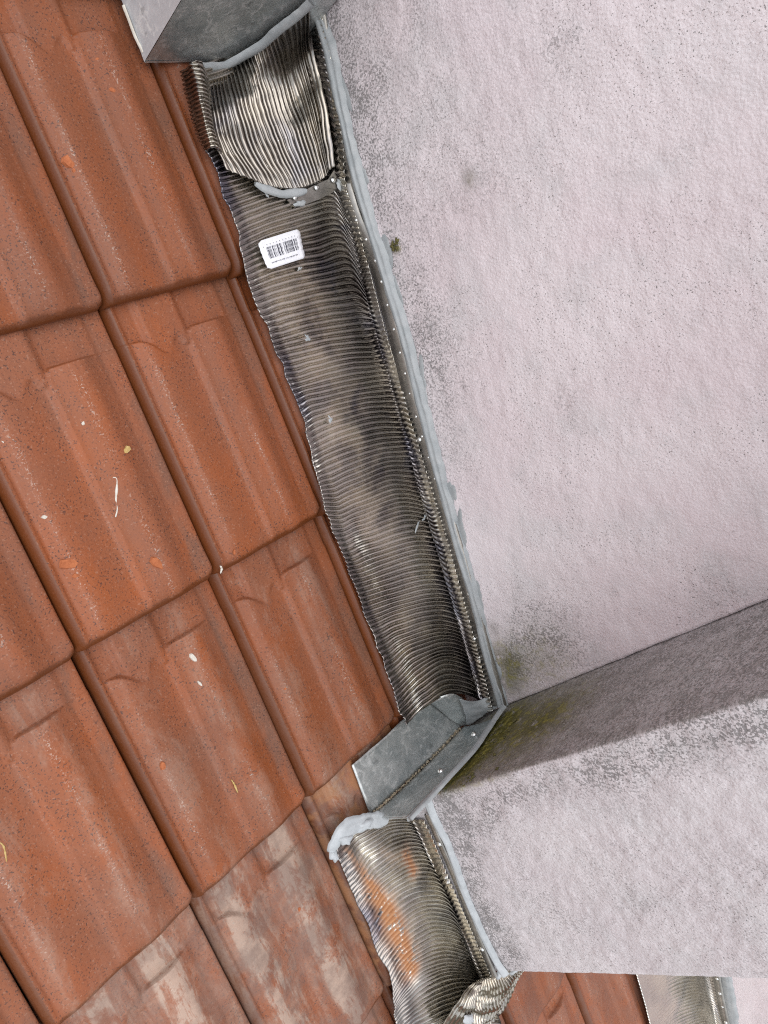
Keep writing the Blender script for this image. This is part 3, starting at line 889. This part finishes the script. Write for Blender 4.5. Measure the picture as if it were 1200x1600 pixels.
def shell(name, Gd, th, mat, parent, nv=(0, 0, 1)):
    a, b = Gd.shape[:2]; n = a * b
    V = np.concatenate([Gd.reshape(-1, 3), (Gd - np.asarray(nv) * th).reshape(-1, 3)])
    Fq = [gridf(a, b), gridf(a, b, n, True)]
    for lp in (np.arange(b), (a - 1) * b + np.arange(b)[::-1], np.arange(a)[::-1] * b, np.arange(a) * b + b - 1):
        Fq.append(np.stack([lp[:-1], lp[1:], lp[1:] + n, lp[:-1] + n], 1))
    return mesh(name, V, np.concatenate(Fq), mat, parent)
shell('roof_leaf', PV, .0014, M_ZINC, plate)
# rounded end of the plate tucked under the pleats
tongue = [[(672, 1098), (690, 1088), (708, 1084), (722, 1090)], [(690, 1112), (704, 1104), (716, 1104), (727, 1108)], [(706, 1126), (714, 1122), (722, 1124), (728, 1128)], [(722, 1134), (724, 1134), (726, 1134), (729, 1134)]]
tn = [[.0075, .026, .034, .034], [.0065, .020, .027, .026], [.005, .010, .013, .014], [.0042, .0045, .0046, .005]]
TG = np.array([[at(x, y, n) for (x, y), n in zip(a, b)] for a, b in zip(tongue, tn)])
TG = catmull(catmull(TG, 14).transpose(1, 0, 2), 14).transpose(1, 0, 2)
shell('end_leaf', TG, .0014, M_ZINC, plate)
# upright leaf against the pier
upper = [(636, 1277), (664, 1248), (690, 1222), (735, 1176), (774, 1120)]
Uq = np.array([on(x, y, (PC + RN * .006, RN)) for x, y in upper])
Uq = resample(Uq, 40)[0]
Cq = Cp + np.array([0, -.0015, .0006])
tt = np.linspace(0, 1, 14)[:, None, None]
UVv = Cq[None] * (1 - tt) + Uq[None] * tt
UVv[..., 1] -= .004 * np.sin(np.pi * tt[..., 0])
up_leaf = shell('upright_leaf', UVv, .0014, M_ZINC, plate, RN)
for x, y in ((740, 1147), (688, 1204)):
    stud(up_leaf, on(x, y, (PC + RN * .009, RN)), RN + np.array([-.2, 0, .5]), .0034, 'screw')
# grit washed along the crease
gv, gf = [], []
rr = np.random.default_rng(4)
for q in range(340):
    f = rr.random() ** 1.1 * 37 + 1
    i = int(f)
    c = Cp[i] + (Cp[min(i + 1, 39)] - Cp[i]) * (f - i) + rr.normal(0, 1, 3) * np.array([.0014, .0014, .0003]) + np.array([0, 0, .0008])
    s_ = rr.uniform(.0008, .0024)
    b0 = len(gv)
    for dx, dy, dz in ((1, 0, 0), (-.5, .9, 0), (-.5, -.9, 0), (0, 0, 1.1), (0, 0, -.8)):
        gv.append(c + s_ * np.array([dx, dy, dz]) * rr.uniform(.6, 1.3))
    gf += [[b0, b0 + 1, b0 + 3], [b0 + 1, b0 + 2, b0 + 3], [b0 + 2, b0, b0 + 3], [b0 + 1, b0, b0 + 4], [b0 + 2, b0 + 1, b0 + 4], [b0, b0 + 2, b0 + 4]]
go = mesh('grit', gv, gf, M_GRIT, plate, smooth=False); go['kind'] = 'stuff'
# sealant along the upright leaf and in the corner
sl = [(640, 1282), (662, 1258), (690, 1228), (716, 1200), (744, 1168), (764, 1138), (786, 1106)]
b5 = bead('sealant_bead', np.array([on(x, y, (PC + RN * .007, RN)) for x, y in sl]), RN, 1, .007, .005, M_SEAL, None, 110, 21, .1)
tag(b5, 'thin grey sealant bead between folded zinc plate and mossy pier side', 'sealant')
sm = empty('sealant_patch', at(755, 1112, .03), 'thick grey sealant patch in the corner where wall, pier and zinc plate meet', 'sealant')
web = [[(719, 1092, .036), (738, 1096, .037), (756, 1092, .040), (776, 1076, .062)],
       [(724, 1106, .028), (742, 1108, .034), (762, 1104, .044), (784, 1090, .066)],
       [(727, 1120, .018), (746, 1120, .026), (766, 1114, .040), (788, 1102, .064)],
       [(728, 1133, .008), (748, 1134, .016), (768, 1126, .032), (786, 1110, .058)]]
WG = np.array([[at(*p) for p in r] for r in web])
WG = catmull(catmull(WG, 26).transpose(1, 0, 2), 26).transpose(1, 0, 2)
for pl, mn in ((W1, .006), ((PC, RN), .006)):
    WG = WG + pl[1] * np.maximum(mn - (WG - pl[0]) @ pl[1], 0)[..., None]
qa = np.arange(26)[:, None] * np.ones((1, 26)); qb = qa.T
WG = WG + np.array([-.3, .1, .9]) * (.006 * (fbm(qa * .22, qb * .16, 3) - .5))[..., None]
shell('sealant_web', WG, .003, M_SEAL, sm)

# lower flashing beside the pier
low = empty('pleated_flashing', at(640, 1400, .01), 'short pleated flashing with an orange mortar stain beside the grey pier', 'flashing')
spec2 = [
    [(521, 1318), (538, 1300), (560, 1286), (596, 1274), (630, 1272), (650, 1276)],
    [(543, 1374), (558, 1352), (578, 1330), (612, 1308), (650, 1304), (673, 1330)],
    [(569, 1434), (584, 1408), (604, 1385), (640, 1362), (678, 1364), (702, 1400)],
    [(591, 1490), (606, 1462), (628, 1438), (664, 1418), (700, 1420), (724, 1450)],
    [(608, 1534), (624, 1506), (646, 1482), (684, 1466), (722, 1472), (744, 1496)],
    [(616, 1572), (636, 1540), (660, 1516), (700, 1504), (736, 1510), (757, 1527)],
    [(622, 1604), (646, 1574), (676, 1552), (712, 1540), (744, 1538), (764, 1545)],
    [(636, 1650), (662, 1622), (694, 1602), (730, 1588), (760, 1580), (782, 1580)],
    [(656, 1700), (684, 1672), (716, 1652), (752, 1640), (782, 1632), (806, 1632)]]
hs2 = [.0195, .022, .025, .024, .024, .02]
W2o = (W2[0] + W2[1] * .0, W2[1])
rows = []
for k, pts in enumerate(spec2):
    r = [at(x, y, n + fold_n(at(x, y, n)[1]) * .8) for (x, y), n in zip(pts[:-1], hs2[:-1])]
    x, y = pts[-1]
    if k < 6:
        r.append(on(x, y, W2) + W2[1] * .004)
        r.append(on(x + 9, y + 1, W2) + W2[1] * .004); r.append(on(x + 17, y + 2, W2) + W2[1] * .004)
    else:
        for q in range(3): r.append(at(x + 9 * q, y + 3 * q, .016 - .003 * q))
    rows.append(r)
stain_pts = np.array([at(x, y, .02) for x, y in ((546, 1328), (566, 1350), (585, 1392), (604, 1420), (622, 1460), (640, 1512))])
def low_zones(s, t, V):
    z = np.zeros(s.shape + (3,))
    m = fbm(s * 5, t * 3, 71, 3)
    z[..., 1] = np.clip(np.maximum(sstep(.40, .7, t + .4 * (m - .5)), 1 - sstep(.12, .22, t)) * (1 - .8 * sstep(.80, .85, t)), 0, 1)  # tarnish, with the darker reflection towards the pier painted in
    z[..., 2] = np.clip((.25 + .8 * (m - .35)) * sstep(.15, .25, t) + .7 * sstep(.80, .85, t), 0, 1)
    d = np.full(s.shape, 0.0)
    for a, b, r_ in zip(stain_pts[:-1], stain_pts[1:], (.008, .010, .016, .022, .020)):
        d = np.maximum(d, seg(V, a, b, r_, 1.25))
    d = np.maximum(d, seg(V, at(636, 1332, .02), at(646, 1362, .02), .012, .95))
    d = np.maximum(d, seg(V, at(600, 1330, .02), at(640, 1350, .02), .012, .25))
    z[..., 0] = np.clip(d, 0, 1)
    return z
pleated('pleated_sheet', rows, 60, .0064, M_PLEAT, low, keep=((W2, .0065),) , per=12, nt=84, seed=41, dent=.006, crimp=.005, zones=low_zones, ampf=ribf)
edge2 = [(668, 1268), (690, 1318), (712, 1370), (735, 1430), (755, 1480), (772, 1522)]
st2 = wall_strip(edge2, W2, -1, 7, low, off=.008, studs=False)
for x, y in ((691, 1313), (757, 1477)):
    stud(st2, on(x, y, W2) + W2[1] * .009, W2[1], .0034, 'screw')
# white sealant lump on its upper edge
wl_ = empty('sealant_patch', at(565, 1295, .02), 'thick white sealant smear on top edge of the short flashing below the zinc plate', 'sealant')
sl = [(518, 1332), (525, 1318), (536, 1301), (556, 1288), (578, 1281), (606, 1281)]
bead('sealant_ridge', np.array([at(x, y, n) for (x, y), n in zip(sl, (.010, .018, .024, .025, .023, .019))]), (-.2, .2, .95), -1, .0130, .0030, M_SEALW, wl_, 110, 17, .3, taper=.03)
for k, (x, y, n, a, b, h, ro) in enumerate(((522, 1337, .012, .007, .010, .004, .1), (541, 1312, .026, .012, .008, .004, -.5), (570, 1290, .028, .016, .007, .004, -.1))):
    blob('sealant_lump', at(x, y, n), (-.2, .15, .95), a, b, h, M_SEALW, wl_, 60 + k, ro, rag=.3, n=30)

# crumpled end of the flashing folded round the pier foot
crum = empty('crumpled_flashing', at(765, 1560, .02), 'crumpled fan of bright pleated metal wrapped round the far foot of the pier', 'flashing')
cs = [[(740, 1537, .050), (724, 1560, .038), (714, 1580, .030), (706, 1606, .024)],
      [(752, 1534, .052), (742, 1566, .046), (738, 1586, .038), (734, 1612, .030)],
      [(766, 1531, .054), (762, 1562, .046), (758, 1590, .036), (752, 1616, .024)],
      [(782, 1524, .056), (784, 1552, .046), (780, 1576, .034), (770, 1604, .018)],
      [(798, 1517, .058), (800, 1534, .046), (796, 1556, .034), (787, 1580, .014)],
      [(812, 1514, .058), (812, 1522, .046), (806, 1536, .034), (797, 1556, .016)],
      [(826, 1511, .056), (822, 1514, .046), (814, 1522, .036), (802, 1538, .022)]]
rows = [[at(*p) for p in r] for r in cs]
crz = lambda s, t, V: np.stack([0 * s, 1 * .75 * fbm(s * 4, t * 4, 3), .3 + 0 * s], -1)
pleated('pleated_fan', rows, 24, .0052, M_PATCH, crum, per=10, nt=60, seed=61, dent=.010, zones=crz)
cs = [[(742, 1534, .056), (722, 1554, .052), (704, 1578, .040), (690, 1608, .026)],
      [(747, 1538, .060), (732, 1562, .058), (720, 1584, .046), (708, 1610, .030)],
      [(752, 1536, .054), (744, 1560, .050), (738, 1584, .040), (722, 1612, .026)]]
pleated('folded_flap', [[at(*p) for p in r] for r in cs], 6, .004, M_PATCH, crum, per=12, nt=36, seed=71, dent=.004, zones=lambda s, t, V: np.stack([0 * s, .3 + 0 * s, 0 * s], -1))
blob('sealant_dab', at(780, 1522, .060), (-.4, -.1, .9), .012, .007, .006, M_SEALW, crum, 81, .4)
blob('sealant_dab', at(733, 1592, .050), (-.1, -.1, .9), .008, .014, .004, M_SEALW, crum, 82, .2, rag=.7)
blob('sealant_dab', at(803, 1517, .062), (-.4, -.1, .9), .010, .004, .004, M_SEALW, crum, 83, .2, rag=.7)

# far flashing beyond the pier
far = empty('pleated_flashing', at(1060, 1560, .01), 'far pleated flashing beside the clean wall in the lower right corner', 'flashing')
spec3 = []
for q in range(9):
    o_ = (q - 3) * 34
    sx = lambda x: x + o_ * .27
    spec3.append([(sx(1003), 1552 + o_), (sx(1018), 1546 + o_), (sx(1040), 1524 + o_), (sx(1072), 1512 + o_), (sx(1094), 1516 + o_), (sx(1107), 1522 + o_)])
rows = sheet_rows(spec3, [.020, .0225, .022, .020, .020, .02], W3, [[(r[-1][0] + 5, r[-1][1] + 2), (r[-1][0] + 11, r[-1][1] + 3)] for r in spec3])
fz = lambda s, t, V: np.stack([0 * s, .75 * sstep(.45, .75, t), .8 * np.exp(-((t - .35) / .2) ** 2)], -1)  # dark right and pale left reflections painted over the tarnish
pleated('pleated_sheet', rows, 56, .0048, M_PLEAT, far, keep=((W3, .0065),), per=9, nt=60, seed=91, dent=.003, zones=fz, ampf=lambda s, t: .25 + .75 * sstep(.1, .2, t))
wall_strip([(1108, 1490), (1114, 1515), (1122, 1558), (1131, 1600), (1148, 1680)], W3, 0, 12, far, off=.009, step=.05, r=.0035)

# small sealant dabs spattered on the main strip
main_n = .024
for k, (x, y, a, b, ro) in enumerate(((481, 529, .004, .005, 0), (468, 420, .004, .002, .3), (517, 656, .003, .005, .3), (652, 823, .010, .002, .75), (663, 810, .006, .002, .5), (417, 305, .002, .003, .3))):
    blob('sealant_dab', at(x, y, main_n), (0, 0, 1), a, b, .0010, M_SEAL, flash, 100 + k, ro, rag=.9)

# ------------------------------------------------------------------ barcode sticker on the main strip
def sticker():
    c = [(402.5, 377.5), (468, 357), (478, 402.5), (419, 421.7)]      # tl tr br bl
    P = [at(x, y, .0315) for x, y in c]
    base = sum(P) / 4
    def pt(a, b, lift=0.0):
        p = (P[0] * (1 - a) + P[1] * a) * (1 - b) + (P[3] * (1 - a) + P[2] * a) * b
        return p + np.array([0, 0, lift + .0022 * math.sin(3.1 * a + .3) * (.4 + .6 * b) - .0015 * math.sin(math.pi * b) + .0007 * math.sin(b * 31 + a * 2)])
    n = 14
    G = np.array([[pt(a, b) for b in np.linspace(0, 1, n)] for a in np.linspace(0, 1, n)])
    # rounded corners
    for (i, j, s1, s2) in ((0, 0, 1, 1), (0, -1, 1, -1), (-1, 0, -1, 1), (-1, -1, -1, -1)):
        G[i, j] = .5 * (G[i + s1, j] + G[i, j + s2])
    n_ = n * n
    V = np.concatenate([G.reshape(-1, 3), (G - np.array([0, 0, .0004])).reshape(-1, 3)])
    lps = [np.arange(n), (n - 1) * n + np.arange(n)[::-1], np.arange(n)[::-1] * n, np.arange(n) * n + n - 1]
    Fq = np.concatenate([gridf(n, n), gridf(n, n, n_, True)] + [np.stack([l[:-1], l[1:], l[1:] + n_, l[:-1] + n_], 1) for l in lps])
    o = mesh('sticker', V, Fq, M_PAPER, None, base=base)
    tag(o, 'small white barcode sticker stuck on the long pleated flashing', 'sticker')
    bars = [(.135, .008), (.155, .020), (.183, .006), (.197, .006), (.212, .008), (.228, .006), (.262, .022), (.30, .006), (.318, .006), (.345, .006), (.375, .026), (.41, .008), (.44, .026),
            (.48, .006), (.53, .008), (.55, .006), (.575, .024), (.61, .008), (.63, .006), (.645, .010), (.662, .006), (.678, .010), (.695, .006), (.71, .008), (.726, .010), (.745, .026), (.80, .026), (.845, .007), (.862, .006), (.875, .007)]
    V, Fc = [], []
    for a, w in bars:
        lo, hi = .27, .665
        b0 = len(V)
        ks = 6
        for q in range(ks):
            b = lo + (hi - lo) * q / (ks - 1)
            V += [pt(a, b, .0004), pt(a + w, b, .0004)]
        for q in range(ks - 1): Fc.append([b0 + 2 * q, b0 + 2 * q + 1, b0 + 2 * q + 3, b0 + 2 * q + 2])
    mesh('barcode', V, Fc, M_INK, o, smooth=False)
    # the line of tiny, unreadable print below and the faint digits above
    V, Fc = [], []
    rr = np.random.default_rng(2)
    def dash(a, b, w, h):
        b0 = len(V)
        V.extend([pt(a, b, .0004), pt(a + w, b, .0004), pt(a + w, b + h, .0004), pt(a, b + h, .0004)]); Fc.append([b0, b0 + 1, b0 + 2, b0 + 3])
    a = .13
    while a < .80:
        h = rr.choice([.022, .03, .045])
        if not (.47 < a < .49 or .545 < a < .565):
            dash(a, .80 - rr.choice([0, 0, .012]), rr.uniform(.003, .008), h)
        a += rr.uniform(.008, .014)
    for q in range(10):
        a = .16 + q * .075
        dash(a, .17, .006, .04); dash(a + .012, .18, .004, .03)
    for a, b in ((.065, .22), (.915, .24)): dash(a, b, .012, .03)
    fp = mesh('fine_print', V, Fc, M_INK, o, smooth=False); fp['kind'] = 'stuff'
sticker()

# ------------------------------------------------------------------ loose crumbs on the roof
def tile_top(x, y):
    p = at(x, y, .004)
    j = math.floor(-p[1] / L) + 1
    u = p[0] - math.floor(p[0] / W) * W
    v = p[1] + j * L
    n = float(tile_height(np.array(u), np.array(v)))
    return at(x, y, n)
def flake(name, x, y, px, label, cat, mat, group=None, asp=.7, rot=0., th=.3, seed=0):
    c = tile_top(x, y)
    s_ = px / 2 / 1000.0
    rr = np.random.default_rng(seed)
    n = 8
    V = [c + np.array([0, 0, s_ * th * 1.3])]
    ring, ring2 = [], []
    ca, sa = math.cos(rot), math.sin(rot)
    for q in range(n):
        th_ = 2 * math.pi * q / n
        r_ = s_ * rr.uniform(.65, 1.15)
        x_, y_ = math.cos(th_) * r_, math.sin(th_) * r_ * asp
        dx, dy = x_ * ca - y_ * sa, x_ * sa + y_ * ca
        ring.append(c + np.array([dx, dy, -.0008])); ring2.append(c + np.array([dx * .85, dy * .85, s_ * th * rr.uniform(.6, 1.2)]))
    V += ring2 + ring
    Fc = [[0, 1 + q, 1 + (q + 1) % n] for q in range(n)] + [[1 + q, 1 + n + q, 1 + n + (q + 1) % n, 1 + (q + 1) % n] for q in range(n)]
    o = mesh(name, V, Fc, mat, None, base=c, smooth=False)
    return tag(o, label, cat, group)
G1_ = 'tile chips scattered on the roof'
flake('tile_chip', 109, 256, 24, 'large orange tile chip with a crumb below it, on the upper left tile', 'tile chip', M_CHIP, G1_, .75, -.9, .35, 1)
flake('tile_chip', 116, 267, 10, 'small orange crumb touching the large chip on the upper left tile', 'tile chip', M_CHIP, G1_, .8, .2, .5, 2)
flake('tile_chip', 152, 93, 11, 'little orange crumb near the head of the topmost tile', 'tile chip', M_CHIP, G1_, .8, .2, .5, 3)
flake('tile_chip', 177, 142, 13, 'small flat orange chip left of the zinc box', 'tile chip', M_CHIP, G1_, .6, -.4, .4, 4)
flake('tile_chip', 105, 880, 27, 'pointed flat orange chip in a tile valley, left of the squarish chip', 'tile chip', M_CHIP, G1_, .6, -.4, .2, 5)
flake('tile_chip', 118, 900, 9, 'tiny orange crumb just below the pointed flat chip', 'tile chip', M_CHIP, G1_, .8, 0, .4, 6)
flake('tile_chip', 245, 880, 24, 'squarish orange chip with a tail on the middle left tile', 'tile chip', M_CHIP, G1_, .65, 1.9, .22, 7)
flake('tile_chip', 390, 955, 27, 'orange chip near the long flashing, on the tile with pale scratches', 'tile chip', M_CHIP, G1_, .6, -.7, .22, 8)
flake('tile_chip', 446, 1076, 11, 'small dark orange crumb beside a tile joint', 'tile chip', M_CHIP, G1_, .7, .3, .4, 9)
flake('tile_chip', 254, 1197, 12, 'pale orange crumb on a lower left tile', 'tile chip', M_CHIP, G1_, .7, 1.3, .4, 10)
flake('tile_chip', 467, 1420, 8, 'rust red speck on the mortar smeared tile', 'tile chip', M_CHIP, G1_, .8, 1.0, .5, 11)
flake('tile_chip', 366, 862, 9, 'brown clay crumb beside the joint above the flashing chip', 'tile chip', M_CHIP, G1_, .5, 1.2, .5, 12)
flake('mortar_crumb', 198, 703, 12, 'square tan mortar crumb on the middle left tile', 'mortar crumb', M_STRAW, None, .9, .5, .35, 13)
flake('mortar_crumb', 130, 662, 7, 'round white mortar crumb on the tile crest above the white drip', 'mortar crumb', M_PASTE, None, .9, .5, .6, 14)
flake('mortar_crumb', 6, 689, 8, 'round white mortar crumb at the left edge of the roof', 'mortar crumb', M_PASTE, None, .9, .5, .6, 15)
flake('mortar_crumb', 69, 808, 8, 'white mortar crumb on a tile slope left of the white drip', 'mortar crumb', M_PASTE, None, .9, .5, .6, 16)
flake('mortar_crumb', 302, 1028, 16, 'cream coloured paste splash on a lower tile crest', 'paste splash', M_PASTE, None, .55, 1.9, .25, 17)
flake('mortar_crumb', 312, 1068, 13, 'thin cream paste streak just below the paste splash', 'paste splash', M_PASTE, None, .25, 1.9, .25, 18)
gv, gf = [], []
rr = np.random.default_rng(9)
while len(gv) < 5 * 230:
    i, j = rr.integers(-4, 2), rr.integers(0, 6)
    if (j > 3 and i > -1) or (i == 1): continue
    f_ = rr.choice([.10, .16, .46, .49, .655, .92]) + rr.normal(0, .012)
    v_ = rr.uniform(.01, L - .03)
    c = np.array([i * W + f_ * W, -j * L + v_, float(tile_height(np.array(f_ * W), np.array(v_)))])
    s_ = rr.uniform(.0005, .0013) * (1.8 if rr.random() < .06 else 1)
    b0 = len(gv)
    for dx, dy, dz in ((1, 0, .2), (-.5, .9, .2), (-.5, -.9, .2), (0, 0, 1.0), (0, 0, -.6)):
        gv.append(c + s_ * np.array([dx, dy, dz]) * rr.uniform(.6, 1.3))
    gf += [[b0, b0 + 1, b0 + 3], [b0 + 1, b0 + 2, b0 + 3], [b0 + 2, b0, b0 + 3], [b0 + 1, b0, b0 + 4], [b0 + 2, b0 + 1, b0 + 4], [b0, b0 + 2, b0 + 4]]
M_CRUMB = mat_plain('roof_crumbs', (.16, .10, .07), (.50, .34, .24), 60, .9, 0, .8, .001)
go = mesh('grit', gv, gf, M_CRUMB, roof, smooth=False); go['kind'] = 'stuff'
def fibre(name, pts, r, label, cat, mat, seed=0):
    P = np.array([tile_top(x, y) + np.array([0, 0, r * .7]) for x, y in pts])
    P, ln = resample(P, 24)
    T = np.gradient(P, axis=0); T /= np.linalg.norm(T, axis=1, keepdims=True)
    S = np.cross(T, [0, 0, 1.0]); S /= np.linalg.norm(S, axis=1, keepdims=True)
    U = np.cross(S, T)
    k = np.arange(24)
    rad = r * (.35 + 1.1 * vnoise(k * .45, k * 0., seed)) * np.sin(np.pi * (k + 1.5) / 26) ** .4
    V = np.array([P + (S * math.cos(a) * 1.3 + U * math.sin(a) * .6) * rad[:, None] for a in np.linspace(0, 2 * math.pi, 7)[:-1]])
    Fc = []
    for a in range(6):
        b = (a + 1) % 6
        for q in range(23): Fc.append([a * 24 + q, a * 24 + q + 1, b * 24 + q + 1, b * 24 + q])
    Fc += [[a * 24 for a in range(6)], [a * 24 + 23 for a in range(6)][::-1]]
    o = mesh(name, V, Fc, mat, None, base=P[12])
    return tag(o, label, cat)
fibre('paste_drip', [(176, 746), (182, 748), (182, 765), (181, 780), (183, 795), (180, 808)], .0013, 'long thin white paste drip down the middle left tile', 'paste drip', M_PASTE, 3)
fibre('straw', [(361, 1218), (366, 1226), (371, 1238)], .0011, 'short yellow straw on a lower tile near its crest', 'straw', M_STRAW, 1)
fibre('straw', [(0, 1316), (6, 1324), (10, 1346)], .0011, 'curved orange straw at the left edge of the roof', 'straw', M_STRAW, 2)
fibre('paste_drip', [(343, 884), (346, 888), (344, 896)], .0013, 'tiny white paste fleck on the corner of the middle tile', 'paste drip', M_PASTE, 4)
# moss tuft on the wall
mt = empty('moss_tuft', on(619, 388, W1), 'tiny olive moss tuft on the pale wall beside the sealant', 'moss')
for k in range(7):
    blob('moss_clump', on(619 + random.uniform(-6, 6), 388 + random.uniform(-13, 13), W1) + W1[1] * .001, W1[1], .0035, .0035, .0025, M_MOSS, mt, 200 + k, k, rag=.8, n=10)

for o in bpy.data.objects:
    if 'base' in o: del o['base']
